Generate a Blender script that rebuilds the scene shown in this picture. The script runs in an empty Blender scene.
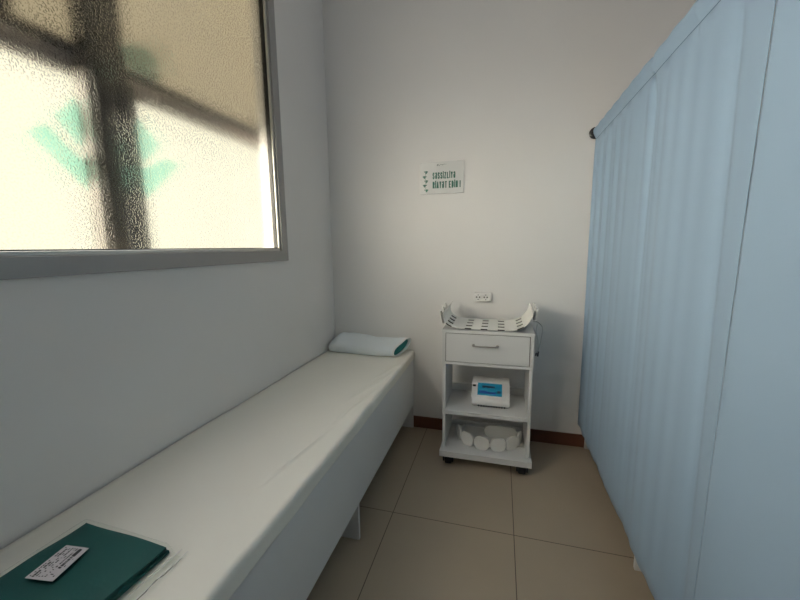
import bpy, bmesh, math, random
from mathutils import Vector, Matrix
random.seed(4)
scene = bpy.context.scene
COL = scene.collection
PI = math.pi

# ------------------------------------------------------------------ helpers
def link(o, parent=None):
    COL.objects.link(o)
    if parent is not None:
        o.parent = parent
        o.location = o.location - parent.location
    return o

def obj(name, bm, mats, parent=None, smooth=False, loc=None):
    """One mesh object.  Geometry is given in world space; loc becomes its origin."""
    me = bpy.data.meshes.new(name)
    bmesh.ops.recalc_face_normals(bm, faces=bm.faces[:])
    base = Vector(loc) if loc is not None else (parent.location.copy() if parent else Vector((0, 0, 0)))
    bmesh.ops.translate(bm, verts=bm.verts[:], vec=-base)
    bm.to_mesh(me)
    bm.free()
    for m in (mats if isinstance(mats, (list, tuple)) else [mats]):
        me.materials.append(m)
    if smooth:
        for p in me.polygons:
            p.use_smooth = True
        try:
            me.set_sharp_from_angle(angle=math.radians(smooth if smooth is not True else 40))
        except Exception:
            pass
    o = bpy.data.objects.new(name, me)
    o.location = base
    COL.objects.link(o)
    if parent is not None:
        root = Vector((0, 0, 0))
        q = parent
        while q is not None:
            root += q.location
            q = q.parent
        o.parent = parent
        o.location = base - root
    return o

def part(name, bm, mats, parent, smooth=False, label=None):
    root = Vector((0, 0, 0))
    q = parent
    while q is not None:
        root += q.location
        q = q.parent
    o = obj(name, bm, mats, parent, smooth, loc=root)
    if label:
        o['label'] = label
    return o

def tag(o, label, cat, group=None):
    o['label'] = label
    o['category'] = cat
    if group:
        o['group'] = group
    return o

def thing(name, loc, label, cat, group=None):
    o = bpy.data.objects.new(name, None)
    o.empty_display_size = 0.05
    o.location = loc
    COL.objects.link(o)
    return tag(o, label, cat, group)

def structure(o):
    o['kind'] = 'structure'
    return o

def box(bm, x0, x1, y0, y1, z0, z1, bev=0.0, seg=2):
    r = bmesh.ops.create_cube(bm, size=1.0)
    vs = r['verts']
    for v in vs:
        v.co = Vector((x0 + (v.co.x + .5) * (x1 - x0), y0 + (v.co.y + .5) * (y1 - y0), z0 + (v.co.z + .5) * (z1 - z0)))
    if bev > 0:
        es = list({e for v in vs for e in v.link_edges})
        bmesh.ops.bevel(bm, geom=es, offset=bev, segments=seg, profile=.5, affect='EDGES')
    return bm

def B(*a, **k):
    bm = bmesh.new()
    return box(bm, *a, **k)

def cyl(bm, p0, p1, r0, r1=None, n=20, caps=True):
    p0, p1 = Vector(p0), Vector(p1)
    r1 = r0 if r1 is None else r1
    d = (p1 - p0).normalized()
    a = d.orthogonal().normalized()
    b = d.cross(a)
    A = [bm.verts.new(p0 + (a * math.cos(2 * PI * i / n) + b * math.sin(2 * PI * i / n)) * r0) for i in range(n)]
    Q = [bm.verts.new(p1 + (a * math.cos(2 * PI * i / n) + b * math.sin(2 * PI * i / n)) * r1) for i in range(n)]
    for i in range(n):
        bm.faces.new((A[i], A[(i + 1) % n], Q[(i + 1) % n], Q[i]))
    if caps:
        bm.faces.new(A[::-1])
        bm.faces.new(Q)
    return bm

def lathe(bm, axis_p, axis_d, prof, n=24):
    """prof: (distance along axis, radius)"""
    p, d = Vector(axis_p), Vector(axis_d).normalized()
    a = d.orthogonal().normalized()
    b = d.cross(a)
    rings = []
    for t, r in prof:
        rings.append([bm.verts.new(p + d * t + (a * math.cos(2 * PI * i / n) + b * math.sin(2 * PI * i / n)) * max(r, 1e-4)) for i in range(n)])
    for k in range(len(rings) - 1):
        for i in range(n):
            bm.faces.new((rings[k][i], rings[k][(i + 1) % n], rings[k + 1][(i + 1) % n], rings[k + 1][i]))
    bm.faces.new(rings[0][::-1])
    bm.faces.new(rings[-1])
    return bm

def tube(bm, pts, r, n=8):
    P = [Vector(p) for p in pts]
    # catmull-rom
    out = []
    for i in range(len(P) - 1):
        a = P[max(i - 1, 0)]; b = P[i]; c = P[i + 1]; d = P[min(i + 2, len(P) - 1)]
        for k in range(8):
            t = k / 8
            out.append(.5 * ((2 * b) + (c - a) * t + (2 * a - 5 * b + 4 * c - d) * t * t + (3 * b - a - 3 * c + d) * t ** 3))
    out.append(P[-1])
    rings = []
    nrm = (out[1] - out[0]).orthogonal().normalized()
    for i, p in enumerate(out):
        tdir = (out[min(i + 1, len(out) - 1)] - out[max(i - 1, 0)]).normalized()
        nrm = (nrm - tdir * nrm.dot(tdir)).normalized()
        bn = tdir.cross(nrm)
        rings.append([bm.verts.new(p + (nrm * math.cos(2 * PI * j / n) + bn * math.sin(2 * PI * j / n)) * r) for j in range(n)])
    for k in range(len(rings) - 1):
        for i in range(n):
            bm.faces.new((rings[k][i], rings[k][(i + 1) % n], rings[k + 1][(i + 1) % n], rings[k + 1][i]))
    bm.faces.new(rings[0][::-1])
    bm.faces.new(rings[-1])
    return bm

def prism(bm, poly, f, depth):
    """poly: 2D points, f(u,v,w)->Vector, extruded over w in [0, depth]"""
    A = [bm.verts.new(f(u, v, 0)) for u, v in poly]
    Q = [bm.verts.new(f(u, v, depth)) for u, v in poly]
    n = len(poly)
    for i in range(n):
        bm.faces.new((A[i], A[(i + 1) % n], Q[(i + 1) % n], Q[i]))
    bm.faces.new(A[::-1])
    bm.faces.new(Q)
    return bm

def rrect(w, h, r, n=6):
    pts = []
    for cx, cy, a0 in ((w / 2 - r, h / 2 - r, 0), (-w / 2 + r, h / 2 - r, 90), (-w / 2 + r, -h / 2 + r, 180), (w / 2 - r, -h / 2 + r, 270)):
        for k in range(n + 1):
            a = math.radians(a0 + 90 * k / n)
            pts.append((cx + r * math.cos(a), cy + r * math.sin(a)))
    return pts

def grid(bm, nu, nv, f, mat=None):
    V = [[bm.verts.new(f(i / nu, j / nv)) for j in range(nv + 1)] for i in range(nu + 1)]
    for i in range(nu):
        for j in range(nv):
            fc = bm.faces.new((V[i][j], V[i + 1][j], V[i + 1][j + 1], V[i][j + 1]))
            if mat:
                fc.material_index = mat(i, j)
    return V

def solid(o, th, offset=-1):
    m = o.modifiers.new('thickness', 'SOLIDIFY')
    m.thickness = th
    m.offset = offset
    return o

# ------------------------------------------------------------------ materials
def mat(name, col, rough=.6, metal=0., spec=.5, noise=0., nscale=8., bump=0., bscale=60., trans=0., sheen=0., coat=0.):
    m = bpy.data.materials.new(name)
    m.use_nodes = True
    nt = m.node_tree
    n, l = nt.nodes, nt.links
    p = n['Principled BSDF']
    p.inputs['Base Color'].default_value = (*col, 1)
    p.inputs['Roughness'].default_value = rough
    p.inputs['Metallic'].default_value = metal
    p.inputs['Specular IOR Level'].default_value = spec
    p.inputs['Coat Weight'].default_value = coat
    p.inputs['Sheen Weight'].default_value = sheen
    tc = n.new('ShaderNodeTexCoord')
    if noise > 0:
        t = n.new('ShaderNodeTexNoise')
        t.inputs['Scale'].default_value = nscale
        t.inputs['Detail'].default_value = 4
        l.new(tc.outputs['Object'], t.inputs['Vector'])
        r = n.new('ShaderNodeMapRange')
        r.inputs['To Min'].default_value = 1 - noise
        r.inputs['To Max'].default_value = 1 + noise
        l.new(t.outputs['Fac'], r.inputs['Value'])
        x = n.new('ShaderNodeVectorMath')
        x.operation = 'SCALE'
        x.inputs[0].default_value = col
        l.new(r.outputs['Result'], x.inputs['Scale'])
        l.new(x.outputs['Vector'], p.inputs['Base Color'])
    if bump > 0:
        t = n.new('ShaderNodeTexNoise')
        t.inputs['Scale'].default_value = bscale
        t.inputs['Detail'].default_value = 3
        l.new(tc.outputs['Object'], t.inputs['Vector'])
        b = n.new('ShaderNodeBump')
        b.inputs['Strength'].default_value = bump
        b.inputs['Distance'].default_value = .002
        l.new(t.outputs['Fac'], b.inputs['Height'])
        l.new(b.outputs['Normal'], p.inputs['Normal'])
    if trans > 0:
        tr = n.new('ShaderNodeBsdfTranslucent')
        tr.inputs['Color'].default_value = (*col, 1)
        mx = n.new('ShaderNodeMixShader')
        mx.inputs[0].default_value = trans
        l.new(p.outputs[0], mx.inputs[1])
        l.new(tr.outputs[0], mx.inputs[2])
        l.new(mx.outputs[0], n['Material Output'].inputs['Surface'])
    return m

M = {}
M['wall'] = mat('wall_paint', (.80, .785, .765), .55, noise=.03, nscale=2.5, bump=.08, bscale=90)
M['ceiling'] = mat('ceiling_paint', (.84, .83, .82), .7, noise=.02)
M['skirting'] = mat('skirting_wood', (.125, .045, .024), .4, noise=.3, nscale=14)
M['frame'] = mat('window_aluminium', (.37, .36, .35), .42, metal=.25, noise=.02)
M['bead'] = mat('glazing_bead', (.62, .61, .57), .3, metal=.5)
M['gasket'] = mat('gasket_rubber', (.015, .015, .015), .6)
M['board'] = mat('white_laminate', (.70, .70, .69), .42, noise=.015, nscale=5)
M['couch_board'] = mat('couch_laminate', (.76, .765, .755), .45, noise=.02, nscale=5)
M['pad'] = mat('couch_padding', (.7, .69, .65), .55)
M['sheet'] = mat('sheet_cotton', (.87, .85, .775), .8, noise=.02, nscale=6, bump=.25, bscale=70, sheen=.1)
M['pillowcase'] = mat('pillowcase_cotton', (.78, .84, .86), .85, noise=.03, nscale=9, bump=.3, bscale=60)
M['teal_pillow'] = mat('teal_ticking', (.01, .17, .17), .75, noise=.1, nscale=30)
M['white_cloth'] = mat('white_hem', (.8, .82, .82), .8)
M['teal_cloth'] = mat('teal_nonwoven', (.006, .095, .092), .6, noise=.12, nscale=22, bump=.3, bscale=120)
M['paper'] = mat('label_paper', (.66, .63, .65), .55)
M['ink'] = mat('label_ink', (.03, .03, .035), .6)
M['white_plastic'] = mat('white_plastic', (.80, .79, .77), .3, coat=.2)
M['mat_white'] = mat('applicator_plastic', (.78, .77, .73), .4, noise=.02)
M['slot'] = mat('slot_shade', (.022, .018, .015), .8)
M['black'] = mat('black_plastic', (.012, .012, .013), .35)
M['dark_rubber'] = mat('caster_rubber', (.015, .015, .016), .5)
M['chrome'] = mat('brushed_metal', (.45, .43, .40), .28, metal=1.)
M['gap'] = mat('drawer_gap', (.12, .11, .10), .8)
M['curtain'] = mat('curtain_fabric', (.34, .475, .62), .75, noise=.02, nscale=5, bump=.12, bscale=140, trans=.22, sheen=.15)
M['stitch'] = mat('curtain_stitching', (.10, .17, .26), .8)
M['sign'] = mat('sign_acrylic', (.74, .74, .73), .12, coat=.5)
M['green'] = mat('sign_green_print', (.008, .10, .07), .5)
M['grey_print'] = mat('sign_grey_print', (.22, .25, .24), .5)
M['cable'] = mat('cable_grey', (.55, .54, .52), .5)
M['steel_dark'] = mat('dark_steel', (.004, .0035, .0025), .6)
M['steel_brown'] = mat('glow_lightened_steel', (.06, .052, .042), .6, noise=.35, nscale=9)  # lower post: glow around the emblem put into a lighter colour
M['rail_taupe'] = mat('taupe_rail', (.27, .225, .205), .6, noise=.15, nscale=9)
M['teal_film'] = mat('teal_acrylic', (.44, .62, .57), .5, trans=.75)
M['canopy'] = mat('beige_sheeting', (.46, .435, .38), .7, noise=.1, nscale=1.2, trans=.6)
M['ground'] = mat('outside_paving', (.5, .47, .4), .8, noise=.1)

def floor_material():
    m = mat('beige_floor_tile', (.40, .335, .27), .38, spec=.45)
    nt = m.node_tree
    n, l = nt.nodes, nt.links
    p = n['Principled BSDF']
    tc = n.new('ShaderNodeTexCoord')
    sp = n.new('ShaderNodeSeparateXYZ')
    l.new(tc.outputs['Object'], sp.inputs[0])
    ds = []
    for ax, off, per in (('X', .096, .594), ('Y', 1.603, 1.2)):
        a = n.new('ShaderNodeMath'); a.operation = 'SUBTRACT'; a.inputs[1].default_value = off + per / 2 - 20 * per
        l.new(sp.outputs[ax], a.inputs[0])
        b = n.new('ShaderNodeMath'); b.operation = 'MODULO'; b.inputs[1].default_value = per
        l.new(a.outputs[0], b.inputs[0])
        c = n.new('ShaderNodeMath'); c.operation = 'SUBTRACT'; c.inputs[1].default_value = per / 2
        l.new(b.outputs[0], c.inputs[0])
        d = n.new('ShaderNodeMath'); d.operation = 'ABSOLUTE'
        l.new(c.outputs[0], d.inputs[0])
        ds.append(d)
    mn = n.new('ShaderNodeMath'); mn.operation = 'MINIMUM'
    l.new(ds[0].outputs[0], mn.inputs[0]); l.new(ds[1].outputs[0], mn.inputs[1])
    g = n.new('ShaderNodeMath'); g.operation = 'GREATER_THAN'; g.inputs[1].default_value = .0019
    l.new(mn.outputs[0], g.inputs[0])
    t = n.new('ShaderNodeTexNoise'); t.inputs['Scale'].default_value = 3.; t.inputs['Detail'].default_value = 6
    l.new(tc.outputs['Object'], t.inputs['Vector'])
    ramp = n.new('ShaderNodeValToRGB')
    ramp.color_ramp.elements[0].color = (.38, .315, .235, 1)
    ramp.color_ramp.elements[1].color = (.44, .365, .272, 1)
    l.new(t.outputs['Fac'], ramp.inputs[0])
    mx = n.new('ShaderNodeMix'); mx.data_type = 'RGBA'
    mx.inputs[6].default_value = (.11, .085, .065, 1)
    l.new(g.outputs[0], mx.inputs[0]); l.new(ramp.outputs[0], mx.inputs[7])
    l.new(mx.outputs[2], p.inputs['Base Color'])
    return m
M['floor'] = floor_material()

def frosted_material():
    m = bpy.data.materials.new('frosted_glass')
    m.use_nodes = True
    nt = m.node_tree
    n, l = nt.nodes, nt.links
    p = n['Principled BSDF']
    p.inputs['Base Color'].default_value = (.97, .98, .95, 1)
    p.inputs['Transmission Weight'].default_value = 1
    p.inputs['IOR'].default_value = 1.3
    p.inputs['Roughness'].default_value = .11
    p.inputs['Specular IOR Level'].default_value = .1
    tc = n.new('ShaderNodeTexCoord')
    t = n.new('ShaderNodeTexNoise')
    t.inputs['Scale'].default_value = 330
    t.inputs['Detail'].default_value = 2
    l.new(tc.outputs['Object'], t.inputs['Vector'])
    b = n.new('ShaderNodeBump')
    b.inputs['Strength'].default_value = .3
    b.inputs['Distance'].default_value = .0022
    l.new(t.outputs['Fac'], b.inputs['Height'])
    l.new(b.outputs['Normal'], p.inputs['Normal'])
    # part of the light goes straight through the unetched share of the surface
    tr = n.new('ShaderNodeBsdfTransparent')
    tr.inputs[0].default_value = (.95, .96, .94, 1)
    mx = n.new('ShaderNodeMixShader')
    # clear pinholes between the etched dots, the same through both faces
    fl = n.new('ShaderNodeVectorMath'); fl.operation = 'MULTIPLY'
    fl.inputs[1].default_value = (0, 1, 1)
    l.new(tc.outputs['Object'], fl.inputs[0])
    dt = n.new('ShaderNodeTexNoise')
    dt.inputs['Scale'].default_value = 175
    dt.inputs['Detail'].default_value = 1
    l.new(fl.outputs[0], dt.inputs['Vector'])
    th = n.new('ShaderNodeMath'); th.operation = 'GREATER_THAN'
    th.inputs[1].default_value = CLEAR_LEVEL
    l.new(dt.outputs['Fac'], th.inputs[0])
    l.new(th.outputs[0], mx.inputs[0])
    l.new(p.outputs[0], mx.inputs[1]); l.new(tr.outputs[0], mx.inputs[2])
    l.new(mx.outputs[0], n['Material Output'].inputs['Surface'])
    return m
CLEAR_LEVEL = .565
M['frosted'] = frosted_material()

def clear_material(name, tint=(1, 1, 1), gloss=.1, rough=.05):
    m = bpy.data.materials.new(name)
    m.use_nodes = True
    nt = m.node_tree
    n, l = nt.nodes, nt.links
    n.remove(n['Principled BSDF'])
    a = n.new('ShaderNodeBsdfTransparent'); a.inputs[0].default_value = (*tint, 1)
    g = n.new('ShaderNodeBsdfGlossy'); g.inputs['Roughness'].default_value = rough
    lw = n.new('ShaderNodeLayerWeight'); lw.inputs['Blend'].default_value = gloss
    mx = n.new('ShaderNodeMixShader')
    l.new(lw.outputs['Fresnel'], mx.inputs[0])
    l.new(a.outputs[0], mx.inputs[1]); l.new(g.outputs[0], mx.inputs[2])
    l.new(mx.outputs[0], n['Material Output'].inputs['Surface'])
    return m
M['clear'] = clear_material('clear_pane')
M['film'] = clear_material('clear_plastic_film', (.97, .98, .97), .03, .1)

def screen_material():
    m = bpy.data.materials.new('lcd_screen')
    m.use_nodes = True
    nt = m.node_tree
    n, l = nt.nodes, nt.links
    p = n['Principled BSDF']
    p.inputs['Base Color'].default_value = (.01, .06, .09, 1)
    p.inputs['Roughness'].default_value = .15
    p.inputs['Emission Color'].default_value = (.02, .27, .42, 1)
    p.inputs['Emission Strength'].default_value = .30
    return m
M['screen'] = screen_material()
M['screen_dark'] = mat('lcd_dark_segment', (.008, .02, .05), .3)
M['screen_blue'] = mat('lcd_blue_bar', (.012, .07, .30), .3)

# ------------------------------------------------------------------ room
XL, XR, YB, YF, ZC = -1.2255, 2.35, 2.5085, -2.0, 3.3
WT = .10
structure(obj('floor', B(XL - WT, XR + WT, YF - WT, YB + WT, -.1, 0), M['floor']))
structure(obj('ceiling', B(XL - WT, XR + WT, YF - WT, YB + WT, ZC, ZC + .1), M['ceiling']))
structure(obj('wall_back', B(XL - WT, XR + WT, YB, YB + WT, 0, ZC), M['wall']))
structure(obj('wall_front', B(XL - WT, XR + WT, YF - WT, YF, 0, ZC), M['wall']))

def wall_with_hole(name, x0, x1, hy0, hy1, hz0, hz1):
    bm = bmesh.new()
    box(bm, x0, x1, YF, YB, 0, hz0)
    box(bm, x0, x1, YF, YB, hz1, ZC)
    box(bm, x0, x1, YF, hy0, hz0, hz1)
    box(bm, x0, x1, hy1, YB, hz0, hz1)
    return structure(obj(name, bm, M['wall']))
WY0, WY1, WZ0, WZ1 = -1.2, 1.850, 1.325, 2.74
wall_with_hole('wall_left', XL - WT, XL, WY0, WY1, WZ0, WZ1)
RY0, RY1, RZ0, RZ1 = -.2, 1.9, 1.2, 2.7
wall_with_hole('wall_right', XR, XR + WT, RY0, RY1, RZ0, RZ1)

structure(obj('baseboard_back', B(XL + .002, XR - .002, YB - .012, YB - .0005, 0, .088, bev=.003), M['skirting']))

def frame_ring(bm, xa, xb, oy0, oy1, oz0, oz1, w, bev=.002):
    box(bm, xa, xb, oy0, oy1, oz0, oz0 + w, bev)
    box(bm, xa, xb, oy0, oy1, oz1 - w, oz1, bev)
    box(bm, xa, xb, oy0, oy0 + w, oz0 + w, oz1 - w, bev)
    box(bm, xa, xb, oy1 - w, oy1, oz0 + w, oz1 - w, bev)
    return bm

# window with the frosted pane
w1 = bpy.data.objects.new('window_1', None)
w1.location = (XL, .8, WZ0)
COL.objects.link(w1)
structure(w1)
FO = .048   # architrave overlap on the wall
part('window_frame', frame_ring(bmesh.new(), XL - .055, XL + .016, WY0 - FO + .002, 1.896, 1.281, WZ1 + FO, .058), M['frame'], w1)
bm = bmesh.new()
g0, g1, h0, h1 = WY0 + .012, 1.838, 1.339, WZ1 - .012
frame_ring(bm, XL - .03, XL + .006, g0, g1, h0, h1, .014, .003)
part('glazing_bead', bm, M['bead'], w1)
bm = bmesh.new()
frame_ring(bm, XL - .030, XL - .006, g0 + .014, g1 - .014, h0 + .014, h1 - .014, .004, 0)
part('gasket', bm, M['gasket'], w1)
part('glass_pane', B(XL - .0215, XL - .0190, g0 + .010, g1 - .010, h0 + .010, h1 - .010), M['frosted'], w1)

# window of the other half of the room (lights it over the curtain)
w2 = bpy.data.objects.new('window_2', None)
w2.location = (XR, .8, RZ0)
COL.objects.link(w2)
structure(w2)
bm = frame_ring(bmesh.new(), XR + .002, XR + .07, RY0 + .001, RY1 - .001, RZ0 + .001, RZ1 - .001, .06)
box(bm, XR + .01, XR + .06, .82, .88, RZ0 + .06, RZ1 - .06)
part('window_frame', bm, M['frame'], w2)
part('glass_pane', B(XR + .03, XR + .036, RY0 + .05, RY1 - .05, RZ0 + .05, RZ1 - .05), M['clear'], w2)

# ------------------------------------------------------------------ outside, behind the frosted pane
structure(obj('ground_outside', B(-9, XL - WT, -6, 8, -.12, -.02), M['ground']))
post = thing('steel_post', (-1.42, 1.09, -.02), 'dark upright steel post seen blurred through the frosted window', 'post')
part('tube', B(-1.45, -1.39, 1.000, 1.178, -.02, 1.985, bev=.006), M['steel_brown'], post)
part('unlit_upper_tube', B(-1.455, -1.385, 1.015, 1.150, 1.96, 3.2, bev=.006), M['steel_dark'], post, label='upper length of the post, coloured dark where no glow reaches')  # same post, only coloured darker above the glow
part('shade_strip', B(-1.389, -1.378, 1.085, 1.125, -.02, 1.96, bev=.002), M['steel_dark'], post, label='dark strip down the post standing for its unlit face')  # shade on the tube put in as a dark strip
rail = thing('steel_rail', (-1.42, 1.09, 1.95), 'horizontal steel rail crossing the post behind the frosted window', 'rail')
part('upper_angle', B(-1.50, -1.46, -.7, 3.2, 2.035, 2.075, bev=.004), M['steel_dark'], rail, label='dark top edge of the rail')
part('lower_plate', B(-1.49, -1.46, -.7, 3.2, 1.965, 2.035, bev=.004), M['rail_taupe'], rail, label='taupe lower face of the rail')
tag(obj('sheeting_panel', B(-1.545, -1.535, -1.2, 3.6, 2.05, 3.3), M['canopy'], loc=(-1.54, 1.1, 2.05)),
    'dull beige sheeting seen above the rail through the frosted window', 'panel')
brace = tag(obj('steel_brace', bmesh.new(), M['steel_dark'], loc=(-1.43, .8, 2.08)),
            'short dark brace above the rail at the upper left of the frosted window', 'brace')
bm = bmesh.new()
prism(bm, [(.74, 2.0755), (.86, 2.0755), (.90, 2.30), (.84, 2.30)], lambda u, v, w: Vector((-1.495 + w, u, v)), .03)
bmesh.ops.translate(bm, verts=bm.verts[:], vec=(1.43, -.8, -2.08))
bmesh.ops.recalc_face_normals(bm, faces=bm.faces[:])
bm.to_mesh(brace.data); bm.free()

emb = thing('emblem_sign', (-1.458, 1.09, 1.55), 'translucent teal emblem of a diamond over a chevron behind the frosted window', 'sign')
fe = lambda u, v, w: Vector((-1.458 + w, u, v))  # emblem outlines below: image pixels cast along camera sight lines onto upright planes
bm = bmesh.new()
prism(bm, [(0.9314, 1.8011), (1.0391, 1.9305), (1.0951, 1.9453), (1.2128, 1.9075), (1.3214, 1.8035), (1.2312, 1.7091), (1.0811, 1.634)], fe, .005)
part('diamond', bm, M['teal_film'], emb)
bm = bmesh.new()
prism(bm, [(0.8498, 1.73), (0.899, 1.7659), (1.0797, 1.5932), (1.0712, 1.5252), (1.037, 1.5398)], fe, .005)
prism(bm, [(1.0797, 1.5932), (1.3456, 1.7586), (1.4056, 1.7365), (1.2316, 1.5669), (1.0712, 1.5252)], fe, .005)
part('chevron', bm, M['teal_film'], emb)
bm = bmesh.new()
prism(bm, [(1.2248, 2.1367), (1.3228, 2.2371), (1.4164, 2.2188), (1.4244, 2.1142), (1.3163, 2.1096)], lambda u, v, w: Vector((-1.532 + w, u, v)), .005)
part('upper_diamond', bm, M['teal_film'], emb)

# ------------------------------------------------------------------ treatment couches
def couch(x_out, x_wall, y0, y1, label, ymid):
    s = 1 if x_wall < x_out else -1          # outward direction
    t = thing('treatment_couch', ((x_out + x_wall) / 2, (y0 + y1) / 2, 0), label, 'couch')
    def bx(xa, xb, *r, **k):
        return B(min(xa, xb), max(xa, xb), *r, **k)
    part('side_panel', bx(x_out, x_out - s * .018, y0, y1, .181, .548, bev=.0015), M['couch_board'], t)
    part('rear_panel', bx(x_wall, x_wall + s * .018, y0, y1, .181, .548, bev=.0015), M['couch_board'], t)
    for yy in (y0, y1 - .018):
        part('end_panel', bx(x_out - s * .018, x_wall + s * .018, yy, yy + .018, .181, .548), M['couch_board'], t)
    part('deck_board', bx(x_out - s * .001, x_wall + s * .001, y0, y1, .548, .562, bev=.001), M['couch_board'], t)
    for yy in (y0 + .004, ymid, y1 - .022):
        for xa in (x_out - s * .002, x_wall + s * .102):
            part('leg', bx(xa, xa - s * .10, yy, yy + .018, 0, .3, bev=.001), M['board'], t)
    part('padding', bx(x_out - s * .004, x_wall + s * .002, y0 + .004, y1 - .004, .562, .590, bev=.011, seg=3), M['pad'], t)
    return t
BX, BH = -.598, .5945
couch(BX, XL + .004, .30, YB - .004, 'long white treatment couch along the wall under the frosted window', 1.391)
couch(.574, 1.19, .60, YB - .004, 'second treatment couch behind the blue curtain, only its white legs showing', 1.536)

# fitted sheet on the first couch
def sheet_mesh():
    x0, y0, y1 = XL + .006, .300, YB - .004
    rnd = random.Random(7)
    waves = [(rnd.uniform(2.5, 9), rnd.uniform(0, 6.28), rnd.uniform(.3, 1)) for _ in range(7)]
    ph = [rnd.uniform(0, 6.28) for _ in range(6)]
    def f(u, v):
        y = y0 + (y1 - y0) * v
        # profile coordinate along x: flat top, rounded edge, short drop
        L1 = (BX - .012) - x0
        s = u ** .75
        drop = .040 + .002 * math.sin(9 * y + 1) + .0015 * math.sin(23 * y)
        R = .018
        tot = L1 + R * PI / 2 + drop
        d = s * tot
        if d < L1:
            x, z = x0 + d, BH
        elif d < L1 + R * PI / 2:
            a = (d - L1) / R
            x, z = BX - .012 + R * math.sin(a), BH - R + R * math.cos(a)
        else:
            x, z = BX + .006, BH - R - (d - L1 - R * PI / 2)
        e = max(0, 1 - abs(x - BX) / .22)
        wr = 0
        for k, (fq, p, am) in enumerate(waves):
            # diagonal tension creases running into the long edge
            q = (y * .8 + (x - BX) * (1.6 if k % 2 else -1.1)) * fq * 2.3 + p
            wr += am * max(0, math.sin(q)) ** 6
        wr *= min(1, max(0, (2.25 - y) / .15))
        z += .0035 * wr * e * e
        x += .003 * wr * e * (1 if d > L1 else 0)
        fl = min(1, max(.1, (2.3 - y) / .3))
        z += fl * .0016 * math.sin(7 * y + 5 * x) + fl * .0012 * math.sin(17 * x - 3 * y + 1)
        # two long creases near the far part of the edge
        for yc, xc, sl, am in ((1.78, BX - .07, .25, .007), (1.50, BX - .06, .16, .006), (1.10, BX - .10, .12, .006), (2.05, BX - .05, .3, .005)):
            dd = (x - xc) - sl * (y - yc)
            z += 1.3 * am * math.exp(-(dd / .0065) ** 2) * math.exp(-((y - yc) / .16) ** 2) * (1 if d < L1 + .02 else .0)
        return Vector((x, y, z + .001))
    bm = bmesh.new()
    grid(bm, 170, 280, f)
    return bm
sh = obj('fitted_sheet', sheet_mesh(), M['sheet'], smooth=180, loc=(-.9, 1.4, BH))
tag(sh, 'cream white cotton sheet stretched over the long treatment couch', 'sheet')
solid(sh, .0015)

# pillow
pl = thing('pillow', (-.93, 2.39, BH + .004), 'flat pillow in a pale grey-blue case with teal showing at its open end', 'pillow')
def pillow_mesh(v0, v1, shrink=0., n=44, m=48):
    """rings of a flat pillow leaning back on the wall; v runs from the wall corner to the open end"""
    bm = bmesh.new()
    rings = []
    for i in range(n + 1):
        v = v0 + (v1 - v0) * i / n
        x = -1.205 + v * .522
        A = Vector((2.292 + .012 * math.sin(5 * v), BH + .030))
        Bp = Vector((2.478, BH + .094 - .012 * v + .008 * math.sin(6 * v + 1)))
        mid = (A + Bp) / 2
        k0 = .55 + .45 * min(1, v / .14) ** .6
        mid2 = mid.lerp(Vector((2.40, BH + .035)), max(0, 1 - v / .14) * .8)
        A, Bp = mid2 + (A - mid) * k0, mid2 + (Bp - mid) * k0
        th = .060 * (min(1, .30 + v / .16 * .7)) ** .7
        th *= 1 - .40 * max(0, (v - .45) / .55) ** 1.6
        ax = (Bp - A)
        L = ax.length / 2 - shrink
        ax.normalize()
        nv = Vector((-ax.y, ax.x))
        c = (A + Bp) / 2
        ring = []
        for k in range(m):
            a = 2 * PI * k / m
            ca, sa = math.cos(a), math.sin(a)
            p = c + ax * L * math.copysign(abs(ca) ** .8, ca) + nv * (th - shrink) * math.copysign(abs(sa) ** .9, sa)
            py, pz = p.x, p.y
            w = (py - 2.28) / .2
            pz += .0030 * math.sin(13 * v + 3 * a) * max(0, sa) + .0022 * math.sin(29 * v - 2 * a) * max(0, sa) + .002 * math.sin(9 * v + 30 * py)
            pz = max(pz, BH + .0058 + shrink)
            py = min(py, YB - .008 - shrink)
            px = x + .072 * max(0, min(1, w)) * max(0, (v - .7) / .3)
            ring.append(bm.verts.new((px, py, pz)))
        rings.append(ring)
    for i in range(n):
        for k in range(m):
            bm.faces.new((rings[i][k], rings[i][(k + 1) % m], rings[i + 1][(k + 1) % m], rings[i + 1][k]))
    return bm, rings
bm, rings = pillow_mesh(0, 1)
bm.faces.new(rings[0][::-1])
pc = part('pillowcase', bm, M['pillowcase'], pl, smooth=180)
solid(pc, .003)
bm, rings = pillow_mesh(.3, .975, .007)
# rounded inner end
last = rings[-1]
cen = sum((q.co for q in last), Vector()) / len(last)
prev = last
for s in (.8, .45, .15):
    ring = [bm.verts.new(cen + (q.co - cen) * s + Vector((.010 * (1 - s), 0, 0))) for q in last]
    for k in range(len(ring)):
        bm.faces.new((prev[k], prev[(k + 1) % len(ring)], ring[(k + 1) % len(ring)], ring[k]))
    prev = ring
bm.faces.new(prev)
bm.faces.new(rings[0][::-1])
part('inner_pillow', bm, M['teal_pillow'], pl, smooth=180, label='teal pillow inside the open end')
bm, rings = pillow_mesh(.972, 1.0, -.0015, n=3)
hm = part('hem', bm, M['white_cloth'], pl, smooth=180, label='white hem of the case')
solid(hm, .003)

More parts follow.
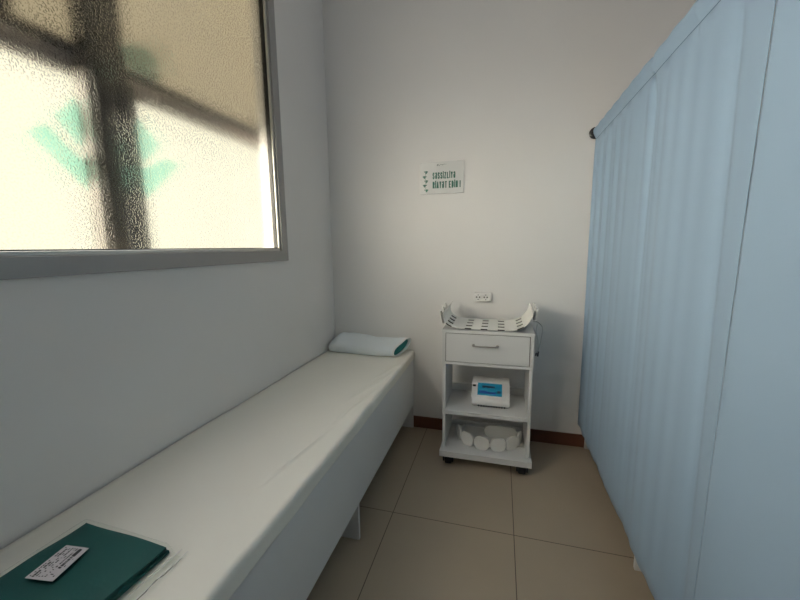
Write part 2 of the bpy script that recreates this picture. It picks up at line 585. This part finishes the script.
# packed teal linen
pk = thing('linen_package', (-.93, .49, BH + .003), 'folded teal linen in a clear plastic bag with a white label on the couch', 'package')
def rot_pk(bm, a=math.radians(-2)):
    bmesh.ops.rotate(bm, verts=bm.verts[:], cent=Vector((-.93, .49, 0)), matrix=Matrix.Rotation(a, 3, 'Z'))
    return bm
ZP = BH + .0045
def cloth_layer(x0, x1, y0, y1, z0, z1):
    bm = B(x0, x1, y0, y1, z0, z1)
    bmesh.ops.subdivide_edges(bm, edges=bm.edges[:], cuts=14, use_grid_fill=True)
    for v in bm.verts:
        tz = (v.co.z - z0) / (z1 - z0)
        v.co.z += tz * (.0022 * math.sin(21 * v.co.x + 13 * v.co.y) + .0012 * math.sin(47 * v.co.y - 20 * v.co.x))
        ex = min(v.co.x - x0, x1 - v.co.x)
        ey = min(v.co.y - y0, y1 - v.co.y)
        e = max(0, 1 - min(ex, ey) / .02)
        if tz > .5:
            v.co.z -= .004 * e * e
    return bm
part('folded_cloth', rot_pk(cloth_layer(-1.080, -.785, .345, .622, ZP, ZP + .012)), M['teal_cloth'], pk, smooth=50)
part('upper_fold', rot_pk(cloth_layer(-1.076, -.789, .345, .618, ZP + .0125, ZP + .023)), M['teal_cloth'], pk, smooth=50)
def bag():
    bm = bmesh.new()
    def f(u, v):
        x = -1.0785 + u * .3385
        y = .345 + v * .2760
        inside = x < -.783 and y < .6225
        e = 0 if inside else min(1, max((x + .783) / .022, (y - .6235) / .004, 0))
        z = ZP + .0275 * (1 - e) + .0016 * e
        z += .0018 * math.sin(60 * y + 25 * x) * (.3 + e) + .0012 * math.sin(140 * y) * e
        return Vector((x, y, max(z, ZP + .0005)))
    grid(bm, 60, 50, f)
    return bm
bg = part('plastic_bag', rot_pk(bag()), M['film'], pk, smooth=180, label='clear plastic bag')
solid(bg, .0004)
bm = bmesh.new()
for s in (0, 1):
    tube(bm, [(-.742 - s * .022, .345, ZP + .003), (-.741 - s * .021, .43, ZP + .0035), (-.743 - s * .023, .52, ZP + .003), (-.741 - s * .02, .636, ZP + .0035)], .0011, 5)
part('bag_seam', rot_pk(bm), M['white_plastic'], pk, label='welded seam of the bag')
# the label: a plate and its printing
LZ = ZP + .0288
lab_c = [(-1.0205, .5455), (-.9555, .553), (-.9365, .466), (-1.0075, .456)]
def lab(u, v, w=0):   # u along the long side, v across
    a, b, c, d = [Vector((*p, 0)) for p in lab_c]
    p = (a * (1 - v) + b * v) * (1 - u) + (d * (1 - v) + c * v) * u
    return Vector((p.x, p.y, LZ + w))
bm = bmesh.new()
prism(bm, [(0, 0), (1, 0), (1, 1), (0, 1)], lambda u, v, w: lab(u, v, w), .0009)
lb = part('label', bm, M['paper'], pk, label='white paper label')
bm = bmesh.new()
rl = random.Random(3)
for v0, hgt, dens in ((.86, .035, .3), (.74, .10, .7), (.60, .05, .8), (.50, .04, .75), (.40, .05, .8), (.30, .04, .7), (.20, .07, .8), (.10, .04, .6)):
    u = .06
    while u < .92:
        wd = rl.uniform(.012, .05)
        if rl.random() < dens * (.85 if (v0 < .5 or u < .45) else .55):
            prism(bm, [(u, v0 - hgt / 2), (u + wd, v0 - hgt / 2), (u + wd, v0 + hgt / 2), (u, v0 + hgt / 2)], lambda a, b, w: lab(a, b, .0007 + w), .0005)
        u += wd + rl.uniform(.006, .02)
prism(bm, [(.08, .68), (.30, .68), (.30, .82), (.08, .82)], lambda a, b, w: lab(a, b, .0007 + w), .0006)
part('printing', bm, M['ink'], lb, label='rows of small dark print')

# ------------------------------------------------------------------ trolley
CX0, CX1, CY0, CY1 = -.320, .195, 2.085, 2.440
ct = thing('trolley', ((CX0 + CX1) / 2, 2.26, 0), 'white instrument trolley with one drawer and two open shelves against the wall', 'trolley')
for xa in (CX0, CX1 - .018):
    part('side_panel', B(xa, xa + .018, CY0 + .012, CY1, .107, .846, bev=.001), M['board'], ct)
part('top_panel', B(CX0 - .003, CX1 + .003, CY0 - .006, CY1 + .004, .846, .864, bev=.0015), M['board'], ct)
part('drawer_floor', B(CX0 + .018, CX1 - .018, CY0 - .002, CY1, .652, .668, bev=.001), M['board'], ct)
for xa in (CX0, CX1 - .018):
    part('face_strip', B(xa, xa + .018, CY0 - .002, CY0 + .0125, .652, .846), M['board'], ct)
part('drawer_recess', B(CX0 + .018, CX1 - .018, CY0 + .006, CY0 + .012, .668, .846), M['gap'], ct, label='dark gap round the drawer')
dr = part('drawer', B(CX0 + .022, CX1 - .0225, CY0 - .004, CY0 + .0055, .6725, .8415, bev=.0012), M['board'], ct)
bm = bmesh.new()
hz, hx0, hx1, hy = .778, -.137, -.002, CY0 - .004
tube(bm, [(hx0, hy - .001, hz), (hx0 + .002, hy - .014, hz), (hx0 + .018, hy - .021, hz), ((hx0 + hx1) / 2, hy - .024, hz), (hx1 - .018, hy - .021, hz), (hx1 - .002, hy - .014, hz), (hx1, hy - .001, hz)], .0042, 10)
lathe(bm, (hx0, hy, hz), (0, -1, 0), [(0, .009), (.004, .009), (.006, .006)], 14)
lathe(bm, (hx1, hy, hz), (0, -1, 0), [(0, .009), (.004, .009), (.006, .006)], 14)
part('handle', bm, M['chrome'], dr, smooth=True, label='curved brushed metal handle')
bm = B(CX0 + .0185, CX1 - .0185, CY0 - .012, CY1 - .012, .340, .364, bev=.001)
part('shelf', bm, M['board'], ct)
part('shelf', B(CX0 - .012, CX1 + .012, CY0 - .034, CY1 + .004, .070, .107, bev=.0015), M['board'], ct)
part('back_rail', B(CX0 + .0185, CX1 - .0185, CY1 - .034, CY1 - .018, .364, .415, bev=.001), M['board'], ct)
part('back_rail', B(CX0 + .0185, CX1 - .0185, CY1 - .034, CY1 - .018, .107, .140, bev=.001), M['board'], ct)
for cx, cy in ((CX0 + .038, CY0 + .02), (CX1 - .038, CY0 + .02), (CX0 + .038, CY1 - .04), (CX1 - .038, CY1 - .04)):
    bm = bmesh.new()
    box(bm, cx - .03, cx + .03, cy - .03, cy + .03, .064, .0695, .002)
    box(bm, cx - .033, cx - .024, cy - .026, cy + .026, .022, .065, .003)
    box(bm, cx + .024, cx + .033, cy - .026, cy + .026, .022, .065, .003)
    cs = part('caster', bm, M['black'], ct)
    bm = bmesh.new()
    lathe(bm, (cx - .0235, cy, .0305), (1, 0, 0), [(0, .020), (.004, .028), (.008, .0303), (.039, .0303), (.043, .028), (.047, .020)], 24)
    part('wheel', bm, M['dark_rubber'], cs, smooth=True)

# device on the middle shelf
dv = thing('therapy_device', (-.04, 2.25, .364), 'white rounded therapy device with a lit blue screen on the trolley shelf', 'device')
DX0, DX1 = -.152, .078
def dev_profile():
    return [(2.178, .3705), (2.171, .379), (2.168, .393), (2.170, .407), (2.178, .418), (2.190, .426), (2.255, .500), (2.268, .508), (2.30, .510), (2.332, .503), (2.343, .49), (2.345, .372), (2.338, .3665), (2.188, .3665)]
bm = bmesh.new()
prism(bm, dev_profile(), lambda u, v, w: Vector((DX0 + w, u, v)), DX1 - DX0)
es = [e for e in bm.edges if abs(e.verts[0].co.x - e.verts[1].co.x) < 1e-6]
bmesh.ops.bevel(bm, geom=es, offset=.022, segments=6, profile=.55, affect='EDGES', clamp_overlap=True)
# tilt of the box on the shelf as in the photo (slightly turned)
part('housing', bm, M['white_plastic'], dv, smooth=35)
nrm = Vector((0, -(.500 - .426), (2.255 - 2.190))).normalized()     # outward normal of the sloping face
updir = Vector((0, 2.255 - 2.190, .500 - .426)).normalized()
fc = Vector((0, 2.190, .426))
FL = (Vector((0, 2.255, .500)) - fc).length
def face(u, v, w):     # u metres in x, v 0..1 up the slope, w outwards
    return Vector((u, 0, 0)) + fc + updir * (v * FL) + nrm * w
bm = bmesh.new()
prism(bm, [(-.116, .06), (.032, .06), (.032, .87), (-.116, .87)], lambda u, v, w: face(u, v, -.002 + w), .0035)
sc = part('screen', bm, M['screen'], dv, label='lit blue screen')
bm = bmesh.new()
for u0, u1, v0, v1 in ((-.088, -.072, .55, .70), (-.073, -.056, .58, .70), (-.057, -.040, .55, .70), (-.041, -.012, .57, .69)):
    prism(bm, [(u0, v0), (u1, v0), (u1, v1), (u0, v1)], lambda u, v, w: face(u, v, .001 + w), .001)
part('readout', bm, M['screen_dark'], sc, label='dark line of readout')
bm = bmesh.new()
prism(bm, [(.004, .24), (.022, .24), (.022, .42), (.004, .42)], lambda u, v, w: face(u, v, .001 + w), .001)
part('icon', bm, M['screen_dark'], sc, label='dark square icon')
bm = bmesh.new()
prism(bm, [(-.102, .18), (-.055, .18), (-.055, .16), (-.004, .16), (-.004, .30), (-.055, .30), (-.055, .36), (-.102, .36)], lambda u, v, w: face(u, v, .001 + w), .001)
part('menu_bar', bm, M['screen_blue'], sc, label='blue menu bar')
bm = bmesh.new()
prism(bm, [(a - .137, .66 + b / FL) for a, b in rrect(.020, .012, .004)], lambda u, v, w: face(u, v, -.002 + w), .005)
part('button', bm, M['black'], dv, label='black button')
bm = bmesh.new()
for k in range(11):
    box(bm, -.11 + k * .0155, -.102 + k * .0155, 2.1705, 2.182, .3665, .3735)
part('vent', bm, M['black'], dv, label='row of dark vent slits')

# flexible applicator on top of the trolley
TOPZ = .8645
am = thing('applicator_mat', (-.06, 2.26, TOPZ), 'white flexible applicator mat with rows of slots curling up on the trolley top', 'mat')
# profile in x-z, arc-length parametrised
def mat_profile():
    pts = []
    P = [(-.300, .987), (-.318, .957), (-.315, .921), (-.298, .895), (-.262, .8775), (-.21, .8715), (-.10, .8705), (.0, .8705), (.075, .872), (.125, .887), (.160, .915), (.182, .952), (.187, .985)]
    V = [Vector((p[0], 0, p[1])) for p in P]
    for i in range(len(V) - 1):
        a = V[max(i - 1, 0)]; b = V[i]; c = V[i + 1]; d = V[min(i + 2, len(V) - 1)]
        for k in range(16):
            t = k / 16
            pts.append(.5 * ((2 * b) + (c - a) * t + (2 * a - 5 * b + 4 * c - d) * t * t + (3 * b - a - 3 * c + d) * t ** 3))
    pts.append(V[-1])
    return pts
MP = mat_profile()
cum = [0]
for i in range(1, len(MP)):
    cum.append(cum[-1] + (MP[i] - MP[i - 1]).length)
ML = cum[-1]
def at(s):
    s = min(max(s, 0), ML)
    for i in range(1, len(cum)):
        if cum[i] >= s:
            t = (s - cum[i - 1]) / max(cum[i] - cum[i - 1], 1e-9)
            return MP[i - 1].lerp(MP[i], t)
    return MP[-1].copy()
# arc length of the slot columns by their x on the profile
def s_of(x, lo, hi):
    best = min((i for i in range(len(MP)) if lo <= cum[i] <= hi), key=lambda i: abs(MP[i].x - x))
    return cum[best]
SC = [s_of(-.287, 0.10, .2), s_of(-.175, .15, ML), s_of(-.082, .15, ML), s_of(.016, .15, ML), s_of(.122, .15, ML)]
HW = .019
us = sorted({0, ML} | {c - HW for c in SC} | {c + HW for c in SC} | {ML * k / 70 for k in range(71)})
us = [u for i, u in enumerate(us) if i == 0 or u - us[i - 1] > .0008 or u in (ML,)]
rows = [(2.098, 2.122), (2.170, 2.206), (2.255, 2.292), (2.340, 2.378)]
MY0, MY1 = 2.098, 2.420
vs = sorted({MY0, MY1} | {r for p in rows for r in p} | {2.14, 2.155, 2.225, 2.24, 2.31, 2.325, 2.40})
def mat_top():
    bm = bmesh.new()
    V = []
    for u in us:
        col = []
        for y in vs:
            p = at(u)
            # pads puff up slightly between the slots
            col.append(bm.verts.new((p.x, y, p.z)))
        V.append(col)
    for i in range(len(us) - 1):
        um = (us[i] + us[i + 1]) / 2
        for j in range(len(vs) - 1):
            ym = (vs[j] + vs[j + 1]) / 2
            if any(abs(um - c) < HW for c in SC) and any(a <= ym <= b for a, b in rows):
                continue
            bm.faces.new((V[i][j], V[i + 1][j], V[i + 1][j + 1], V[i][j + 1]))
    return bm
mt = part('pad_sheet', mat_top(), M['mat_white'], am, smooth=50)
solid(mt, .0030, offset=0)
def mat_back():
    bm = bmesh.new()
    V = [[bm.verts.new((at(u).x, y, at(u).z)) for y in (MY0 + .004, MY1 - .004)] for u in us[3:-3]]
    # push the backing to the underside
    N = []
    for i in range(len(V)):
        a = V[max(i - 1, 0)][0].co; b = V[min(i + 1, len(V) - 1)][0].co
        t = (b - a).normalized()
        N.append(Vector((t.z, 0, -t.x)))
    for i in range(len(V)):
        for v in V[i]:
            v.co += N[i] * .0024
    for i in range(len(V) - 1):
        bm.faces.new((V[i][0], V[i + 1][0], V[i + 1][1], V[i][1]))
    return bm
mb = part('backing', mat_back(), M['slot'], am, smooth=50, label='dark sheet added behind the slots to stand for their shade')  # added dark sheet, gives the open slots their shade by colour
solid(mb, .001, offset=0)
# rounded end pads folded outwards at both ends
def pad_disc(c, nx, r, th):
    bm = bmesh.new()
    lathe(bm, Vector(c) - Vector(nx).normalized() * th / 2, nx, [(0, r * .86), (th * .15, r * .97), (th * .5, r), (th * .85, r * .97), (th, r * .86)], 26)
    return bm
for yy, zz in ((2.155, .925), (2.255, .935), (2.345, .945)):
    part('end_pad', pad_disc((-.3335, yy, zz), (1, 0, .28), .040, .012), M['mat_white'], am, smooth=35)
for yy, zz in ((2.16, .962), (2.255, .962), (2.35, .962)):
    part('end_pad', pad_disc((.2035, yy, zz), (1, 0, -.22), .038, .012), M['mat_white'], am, smooth=35)
bm = bmesh.new()
tube(bm, [(.193, 2.18, .915), (.222, 2.20, .905), (.250, 2.22, .868), (.245, 2.225, .80), (.236, 2.225, .745), (.232, 2.225, .722)], .0026, 6)
cb = part('cable', bm, M['cable'], am, smooth=True, label='thin grey cable hanging down the side')
bm = bmesh.new()
tube(bm, [(.215, 2.17, .90), (.212, 2.17, .86), (.2245, 2.19, .80), (.2300, 2.21, .74), (.227, 2.22, .715)], .0022, 6)
part('cable', bm, M['cable'], am, smooth=True)
bm = bmesh.new()
cyl(bm, (.232, 2.225, .724), (.231, 2.225, .694), .006, .0045, 12)
cyl(bm, (.222, 2.22, .716), (.219, 2.22, .698), .0045, .004, 12)
part('connector', bm, M['black'], cb, smooth=True, label='black plug on the cable end')

# belt of round pads on the bottom shelf
bl = thing('applicator_belt', (-.05, 2.19, .107), 'white belt of round pads standing curled on the bottom shelf of the trolley', 'belt')
def belt_pt(t):           # t in degrees around an ellipse, front at 270
    a = math.radians(t)
    return Vector((-.045 + .185 * math.cos(a), 2.262 + .135 * math.sin(a), 0))
def belt_band():
    bm = bmesh.new()
    n = 60
    V = []
    for i in range(n + 1):
        t = 150 + (390 - 150) * i / n
        p = belt_pt(t)
        w = .5 + .5 * math.cos(math.radians((t - 270) * 9))
        V.append([bm.verts.new((p.x, p.y, z)) for z in (.122 + .006 * w, .132, .148, .160 - .006 * w)])
    for i in range(n):
        for j in range(3):
            bm.faces.new((V[i][j], V[i + 1][j], V[i + 1][j + 1], V[i][j + 1]))
    return bm
bb = part('band', belt_band(), M['mat_white'], bl, smooth=180)
solid(bb, .007, offset=0)
for t in (196, 229, 259, 289, 319, 349):
    p = belt_pt(t)
    q = (belt_pt(t + .5) - belt_pt(t - .5)).normalized()
    nr = Vector((q.y, -q.x, 0))
    bm = bmesh.new()
    c = p + nr * .002 + Vector((0, 0, .1505))
    prof = [(a, b) for a, b in rrect(.090, .086, .032, 7)]
    prism(bm, prof, lambda u, v, w: c + q * u + Vector((0, 0, v)) + nr * (w), .011)
    es = [e for e in bm.edges if all(abs((v.co - c).dot(nr) - .011) < 1e-5 for v in e.verts)]
    bmesh.ops.bevel(bm, geom=es, offset=.003, segments=3, profile=.5, affect='EDGES')
    part('pad', bm, M['mat_white'], bl, smooth=35)
bm = bmesh.new()   # the loose tail doubled up inside the loop
prism(bm, [(a + .03, b + .150) for a, b in rrect(.20, .085, .040, 7)], lambda u, v, w: Vector((u, 2.285 + w - .05 * (u - .03) ** 2, v)), .010)
part('tail', bm, M['mat_white'], bl, smooth=35)

# ------------------------------------------------------------------ wall socket
sk = thing('wall_socket', (-.108, YB, 1.008), 'white double power socket on the wall above the trolley', 'socket')
part('housing', B(-.166, -.052, YB - .030, YB - .0005, .979, 1.037, bev=.005, seg=3), M['white_plastic'], sk, smooth=35)
for cx in (-.138, -.088):
    bm = bmesh.new()
    lathe(bm, (cx, YB - .0295, 1.008), (0, -1, 0), [(0, .0215), (.0022, .0215), (.0026, .0195), (.0008, .018), (.0004, .010)], 28)
    so = part('outlet', bm, M['white_plastic'], sk, smooth=30)
    bm = bmesh.new()
    for dx in (-.0095, .0095):
        lathe(bm, (cx + dx, YB - .0285, 1.008), (0, -1, 0), [(0, .0048), (.0030, .0048)], 14)
    box(bm, cx - .003, cx + .003, YB - .0325, YB - .0295, 1.021, 1.0255)
    box(bm, cx - .003, cx + .003, YB - .0325, YB - .0295, .9905, .995)
    part('pin_hole', bm, M['black'], so, label='dark pin holes')

# ------------------------------------------------------------------ notice on the wall
SGX0, SGX1, SGZ0, SGZ1 = -.540, -.246, 1.706, 1.914
sg = thing('wall_sign', ((SGX0 + SGX1) / 2, YB, (SGZ0 + SGZ1) / 2), 'white acrylic notice asking for silence in green letters on the wall', 'sign')
part('plate', B(SGX0, SGX1, YB - .0065, YB - .0008, SGZ0, SGZ1, bev=.0018), M['sign'], sg)
SY = YB - .0068
GL = {   # narrow block capitals on a 1 x 1 cell: list of strokes
    'S': [[(.9, .80), (.72, .95), (.3, .95), (.1, .8), (.1, .66), (.3, .52), (.7, .48), (.9, .34), (.9, .2), (.72, .05), (.3, .05), (.1, .2)]],
    '\u018f': [[(.1, .80), (.28, .95), (.72, .95), (.9, .78), (.9, .22), (.72, .05), (.28, .05), (.1, .22), (.1, .52), (.9, .52)]],
    '\u0130': [[(.5, .05), (.5, .80)], [(.5, .95), (.5, 1.12)]],
    'Z': [[(.1, .95), (.9, .95), (.1, .05), (.9, .05)]],
    'L': [[(.12, .95), (.12, .05), (.9, .05)]],
    'Y': [[(.08, .95), (.5, .5), (.92, .95)], [(.5, .5), (.5, .05)]],
    'R': [[(.12, .05), (.12, .95), (.7, .95), (.9, .82), (.9, .62), (.7, .5), (.12, .5)], [(.5, .5), (.9, .05)]],
    'A': [[(.06, .05), (.5, .95), (.94, .05)], [(.24, .32), (.76, .32)]],
    'T': [[(.06, .95), (.94, .95)], [(.5, .95), (.5, .05)]],
    'E': [[(.9, .95), (.12, .95), (.12, .05), (.9, .05)], [(.12, .5), (.78, .5)]],
    'D': [[(.12, .05), (.12, .95), (.62, .95), (.9, .74), (.9, .26), (.62, .05), (.12, .05)]],
    'N': [[(.1, .05), (.1, .95), (.9, .05), (.9, .95)]],
    '!': [[(.5, .95), (.5, .36)], [(.5, .05), (.5, .19)]],
}
WD = {'\u0130': .5, '!': .5, ' ': .45}
def lettering(body, x0, x1, z0, z1, parent, label):
    tot = sum(WD.get(c, 1) for c in body)
    cw = (x1 - x0) / tot
    h = z1 - z0
    gapx = cw * .13
    sw = h * .19            # stroke width
    bm = bmesh.new()
    x = x0
    lay = 0
    for c in body:
        w_ = WD.get(c, 1) * cw
        for st in GL.get(c, []):
            pts = [Vector((x + gapx + sw / 2 * .6 + p[0] * (w_ - 2 * gapx - sw * .6), z0 + sw / 2 + (p[1] - .05) / .9 * (h - sw))) for p in st]
            if c in ('\u0130', '!'):
                pts = [Vector((x + w_ / 2, p.y)) for p in pts]
            for a, b in zip(pts[:-1], pts[1:]):
                d = (b - a)
                if d.length < 1e-6:
                    continue
                d.normalize()
                nn = Vector((-d.y, d.x)) * sw / 2 * (.82 if abs(d.y) > .5 else .9)
                e = d * sw * .32
                lay = (lay + 1) % 7
                q = [a - e + nn, b + e + nn, b + e - nn, a - e - nn]
                prism(bm, [(v.x, v.y) for v in q], lambda u, v, w: Vector((u, SY + .0004 - w, v)), .0010 + lay * .00003)
        x += w_
    return part('lettering', bm, M['green'], parent, label=label)
lettering('S\u018fSS\u0130ZL\u0130Y\u018f', -.458, -.300, 1.803, 1.846, sg, 'first line of dark green capitals')
lettering('R\u0130AY\u018fT ED\u0130N !', -.458, -.266, 1.741, 1.787, sg, 'second line of dark green capitals')
fs = lambda u, v, w: Vector((u, SY + .0004 - w, v))
bm = bmesh.new()
prism(bm, [(-.5035, 1.718), (-.5015, 1.718), (-.5045, 1.858), (-.5065, 1.858)], fs, .0012)
for z, d in ((1.850, 1), (1.818, -1), (1.790, 1), (1.762, -1), (1.730, 1)):
    x = -.505 + (z - 1.79) * -.02
    prism(bm, [(x, z - .002), (x + d * .006, z - .012), (x + d * .013, z - .004), (x + d * .020, z + .006), (x + d * .009, z + .009), (x, z + .008)], fs, .0010)
    prism(bm, [(x, z + .004), (x - d * .009, z + .010), (x - d * .007, z - .001)], fs, .0008)
part('leaf_border', bm, M['green'], sg, label='dark green leafy sprig down the left edge')
bm = bmesh.new()
for u, w_, zz, h_ in ((-.427, .014, 1.893, .012), (-.414, .008, 1.890, .006), (-.404, .012, 1.895, .005), (-.391, .010, 1.893, .007), (-.380, .010, 1.896, .004), (-.369, .007, 1.895, .004)):
    prism(bm, [(u, zz - h_ / 2), (u + w_ * .6, zz - h_ * .3), (u + w_, zz + h_ * .2), (u + w_ * .5, zz + h_ / 2), (u + w_ * .1, zz + h_ * .3)], fs, .0008)
part('emblem', bm, M['grey_print'], sg, label='small grey emblem at the top')

# ------------------------------------------------------------------ curtain
RX, RZ = .5275, 2.014
rd = thing('curtain_rod', (RX, YB, RZ), 'black curtain rod end fixed to the back wall beside the blue curtain', 'rod')
bm = bmesh.new()
cyl(bm, (RX, YB - .02, RZ), (RX, YF + .02, RZ), .0065, n=16)
part('rod', bm, M['black'], rd, smooth=True)
for y0, d in ((YB - .0005, -1), (YF + .0005, 1)):
    bm = bmesh.new()
    lathe(bm, (RX, y0, RZ - .004), (0, d, 0), [(0, .031), (.004, .034), (.009, .034), (.013, .030), (.015, .024)], 28)
    part('end_flange', bm, M['black'], rd, smooth=True)

def curtain(name, y_start, y_end, label, xoff, seed, nv=330):
    rnd = random.Random(seed)
    ph = [rnd.uniform(0, 6.28) for _ in range(12)]
    ZB = .171
    prof = []            # (z, hang weight, sleeve offset)
    for k in range(46):
        prof.append((ZB + (1.966 - ZB) * k / 45, 1.0, 0.0))
    for zz, so in ((1.9685, .0015), (1.985, -.006), (2.000, -.0125), (2.014, -.0155), (2.026, -.0125), (2.034, -.005), (2.0365, .001), (2.032, .008), (2.020, .0145), (2.005, .0145), (1.985, .008), (1.968, .004)):
        prof.append((zz, 0.0, so))
    def amp(y):
        # gathered near the wall, flatter toward the viewer
        g = 1 / (1 + math.exp(-(y - 1.95) / .12))
        return g
    def fold(y, z):
        t = (1.966 - z) / 1.8
        g = amp(y)
        f1 = .0055 * math.sin(2 * PI * y / .135 + ph[0] + .9 * math.sin(1.7 * z + ph[1])) + .0022 * math.sin(2 * PI * y / .071 + ph[2])
        f1 *= .45 + .55 * max(0, min(1, (z - .3) / 1.1))
        f2 = .008 * math.sin(2 * PI * y / .43 + ph[3] + .5 * t) + .0025 * math.sin(2 * PI * y / .235 + ph[4] + .8 * t)
        f2 *= 1 - .5 * t * t
        f3 = .0015 * math.sin(2 * PI * y / .09 + ph[5]) * math.exp(-((y - 1.45) / .3) ** 2)
        r = g * f1 + (1 - .55 * g) * f2 * (.55 + .45 * min(1, t * 1.6)) + f3
        # pleat by the notch in the header and one soft fold beside the overlap
        r += .013 * math.exp(-((y - 1.62) / .014) ** 2) * math.exp(-t / .35) - .005 * math.exp(-((y - 1.655) / .02) ** 2) * math.exp(-t / .35)
        r += .012 * math.exp(-((y - (1.13 - .03 * t)) / .028) ** 2)
        return r
    bm = bmesh.new()
    V = []
    for i in range(nv + 1):
        v = i / nv
        col = []
        for z, hang, so in prof:
            t = max(0, (1.966 - z) / 1.8)
            ys = y_start
            ye = y_end
            if name == 'near':
                ye = y_end + .044 * t
            else:
                ys = y_start + .044 * t
            y = ys + (ye - ys) * v
            if abs(ye - YB) < .03:
                y -= .004 * (1 - math.cos(5 * z)) * v ** 20
            head = min(1, max(0, (1.966 - z) / .10))
            x = RX + xoff + (so if hang == 0 else 0) + fold(y, z) * (.12 + .88 * head if hang else .12)
            zz = z
            if hang == 0:
                zz += .0025 * math.sin(2 * PI * y / .13 + ph[6]) - .010 * math.exp(-((y - 1.625) / .010) ** 2) * (1 if z > 2.0 else .4) - .006 * math.exp(-((y - 1.31) / .008) ** 2)
            else:
                zz += .0015 * math.sin(2 * PI * y / .5 + ph[7]) * t
            col.append(bm.verts.new((x, y, zz)))
        V.append(col)
    for i in range(nv):
        for j in range(len(prof) - 1):
            bm.faces.new((V[i][j], V[i + 1][j], V[i + 1][j + 1], V[i][j + 1]))
    # stitched seam under the sleeve
    st = bmesh.new()
    jj = 45
    A = [st.verts.new(V[i][jj].co + Vector((-.0012, 0, .0012))) for i in range(nv + 1)]
    Q = [st.verts.new(V[i][jj].co + Vector((-.0012, 0, -.0012))) for i in range(nv + 1)]
    for i in range(nv):
        st.faces.new((A[i], A[i + 1], Q[i + 1], Q[i]))
    o = obj('curtain', bm, M['curtain'], smooth=180, loc=(RX, (y_start + y_end) / 2, ZB))
    solid(o, .0012, offset=0)
    s = part('stitching', st, M['stitch'], o, label='darker stitched line under the rod sleeve')
    solid(s, .0006, offset=0)
    tag(o, label, 'curtain')
    return o
curtain('far', .9760, YB - .019, 'light blue curtain nearer the back wall, gathered folds by the rod end', 0, 11)
curtain('near', -1.2, .967, 'light blue curtain nearest the viewer, its edge meeting the gathered one', -.003, 11)

# ------------------------------------------------------------------ daylight
w = bpy.data.worlds.new('daylight')
scene.world = w
w.use_nodes = True
nt = w.node_tree
n, l = nt.nodes, nt.links
bgn = n['Background']
tc = n.new('ShaderNodeTexCoord')
sp = n.new('ShaderNodeSeparateXYZ')
l.new(tc.outputs['Generated'], sp.inputs[0])
mr = n.new('ShaderNodeMapRange')
mr.inputs['From Min'].default_value = -.15
mr.inputs['From Max'].default_value = .15
l.new(sp.outputs['X'], mr.inputs['Value'])
mx = n.new('ShaderNodeMix'); mx.data_type = 'RGBA'
mx.inputs[6].default_value = (1.15, 1.08, .84, 1)     # sunlit haze on the frosted-window side
mx.inputs[7].default_value = (.32, .39, .52, 1)        # open blue sky on the other side
l.new(mr.outputs[0], mx.inputs[0])
l.new(mx.outputs[2], bgn.inputs['Color'])
bgn.inputs['Strength'].default_value = 1.0

def daylight(name, y0, y1, z0, z1, x, sx, power, col):
    a = bpy.data.lights.new(name, 'AREA')
    a.shape = 'RECTANGLE'
    a.size, a.size_y = z1 - z0, y1 - y0
    a.energy = power
    a.color = col
    o = bpy.data.objects.new(name, a)
    COL.objects.link(o)
    o.location = (x, (y0 + y1) / 2, (z0 + z1) / 2)
    o.rotation_euler = Vector((sx, 0, 0)).to_track_quat('-Z', 'Y').to_euler()
    return o
daylight('added_daylight_below_rail', .05, 1.80, 1.37, 1.96, XL - .014, 1, 6.5, (.98, .975, 1))  # unseen lamp added just inside the pane, standing in for daylight through it
daylight('added_daylight_above_rail', -1.15, 1.80, 2.06, WZ1 - .04, XL - .014, 1, 12, (.98, .975, 1))  # second added lamp inside the pane, for the dimmer part above the rail
sun = bpy.data.lights.new('hazy_sun', 'SUN')
sun.energy = 23.5
sun.angle = math.radians(70)
sun.color = (1, .895, .74)
so = bpy.data.objects.new('hazy_sun', sun)
COL.objects.link(so)
so.location = (-4, -3, 4)
so.rotation_euler = Vector((.59, .76, -.08)).to_track_quat('-Z', 'Y').to_euler()

# ------------------------------------------------------------------ camera
F = Vector((-0.26526, 0.95325, -0.14473)); R = Vector((0.96382, 0.26623, -0.01298)); U = Vector((-0.02616, 0.14294, 0.98939))
cd = bpy.data.cameras.new('camera')
cam = bpy.data.objects.new('camera', cd)
COL.objects.link(cam)
mw = Matrix.Identity(4)
for i in range(3):
    mw[i][0], mw[i][1], mw[i][2], mw[i][3] = R[i], U[i], -F[i], (0, 0, 1.35)[i]
cam.matrix_world = mw
cd.sensor_fit = 'HORIZONTAL'
cd.sensor_width = 36
cd.lens = 36 * 360.16 / 800
cd.clip_start = .02
scene.camera = cam

scene.view_settings.view_transform = 'Standard'
scene.view_settings.look = 'None'
scene.view_settings.gamma = 1
scene.view_settings.exposure = 0.03
cy = scene.cycles
cy.max_bounces = 14
cy.diffuse_bounces = 8
cy.glossy_bounces = 4
cy.transmission_bounces = 8
cy.transparent_max_bounces = 12
cy.caustics_refractive = True
cy.caustics_reflective = False
cy.blur_glossy = .3
cy.sample_clamp_indirect = 6
cy.use_denoising = True
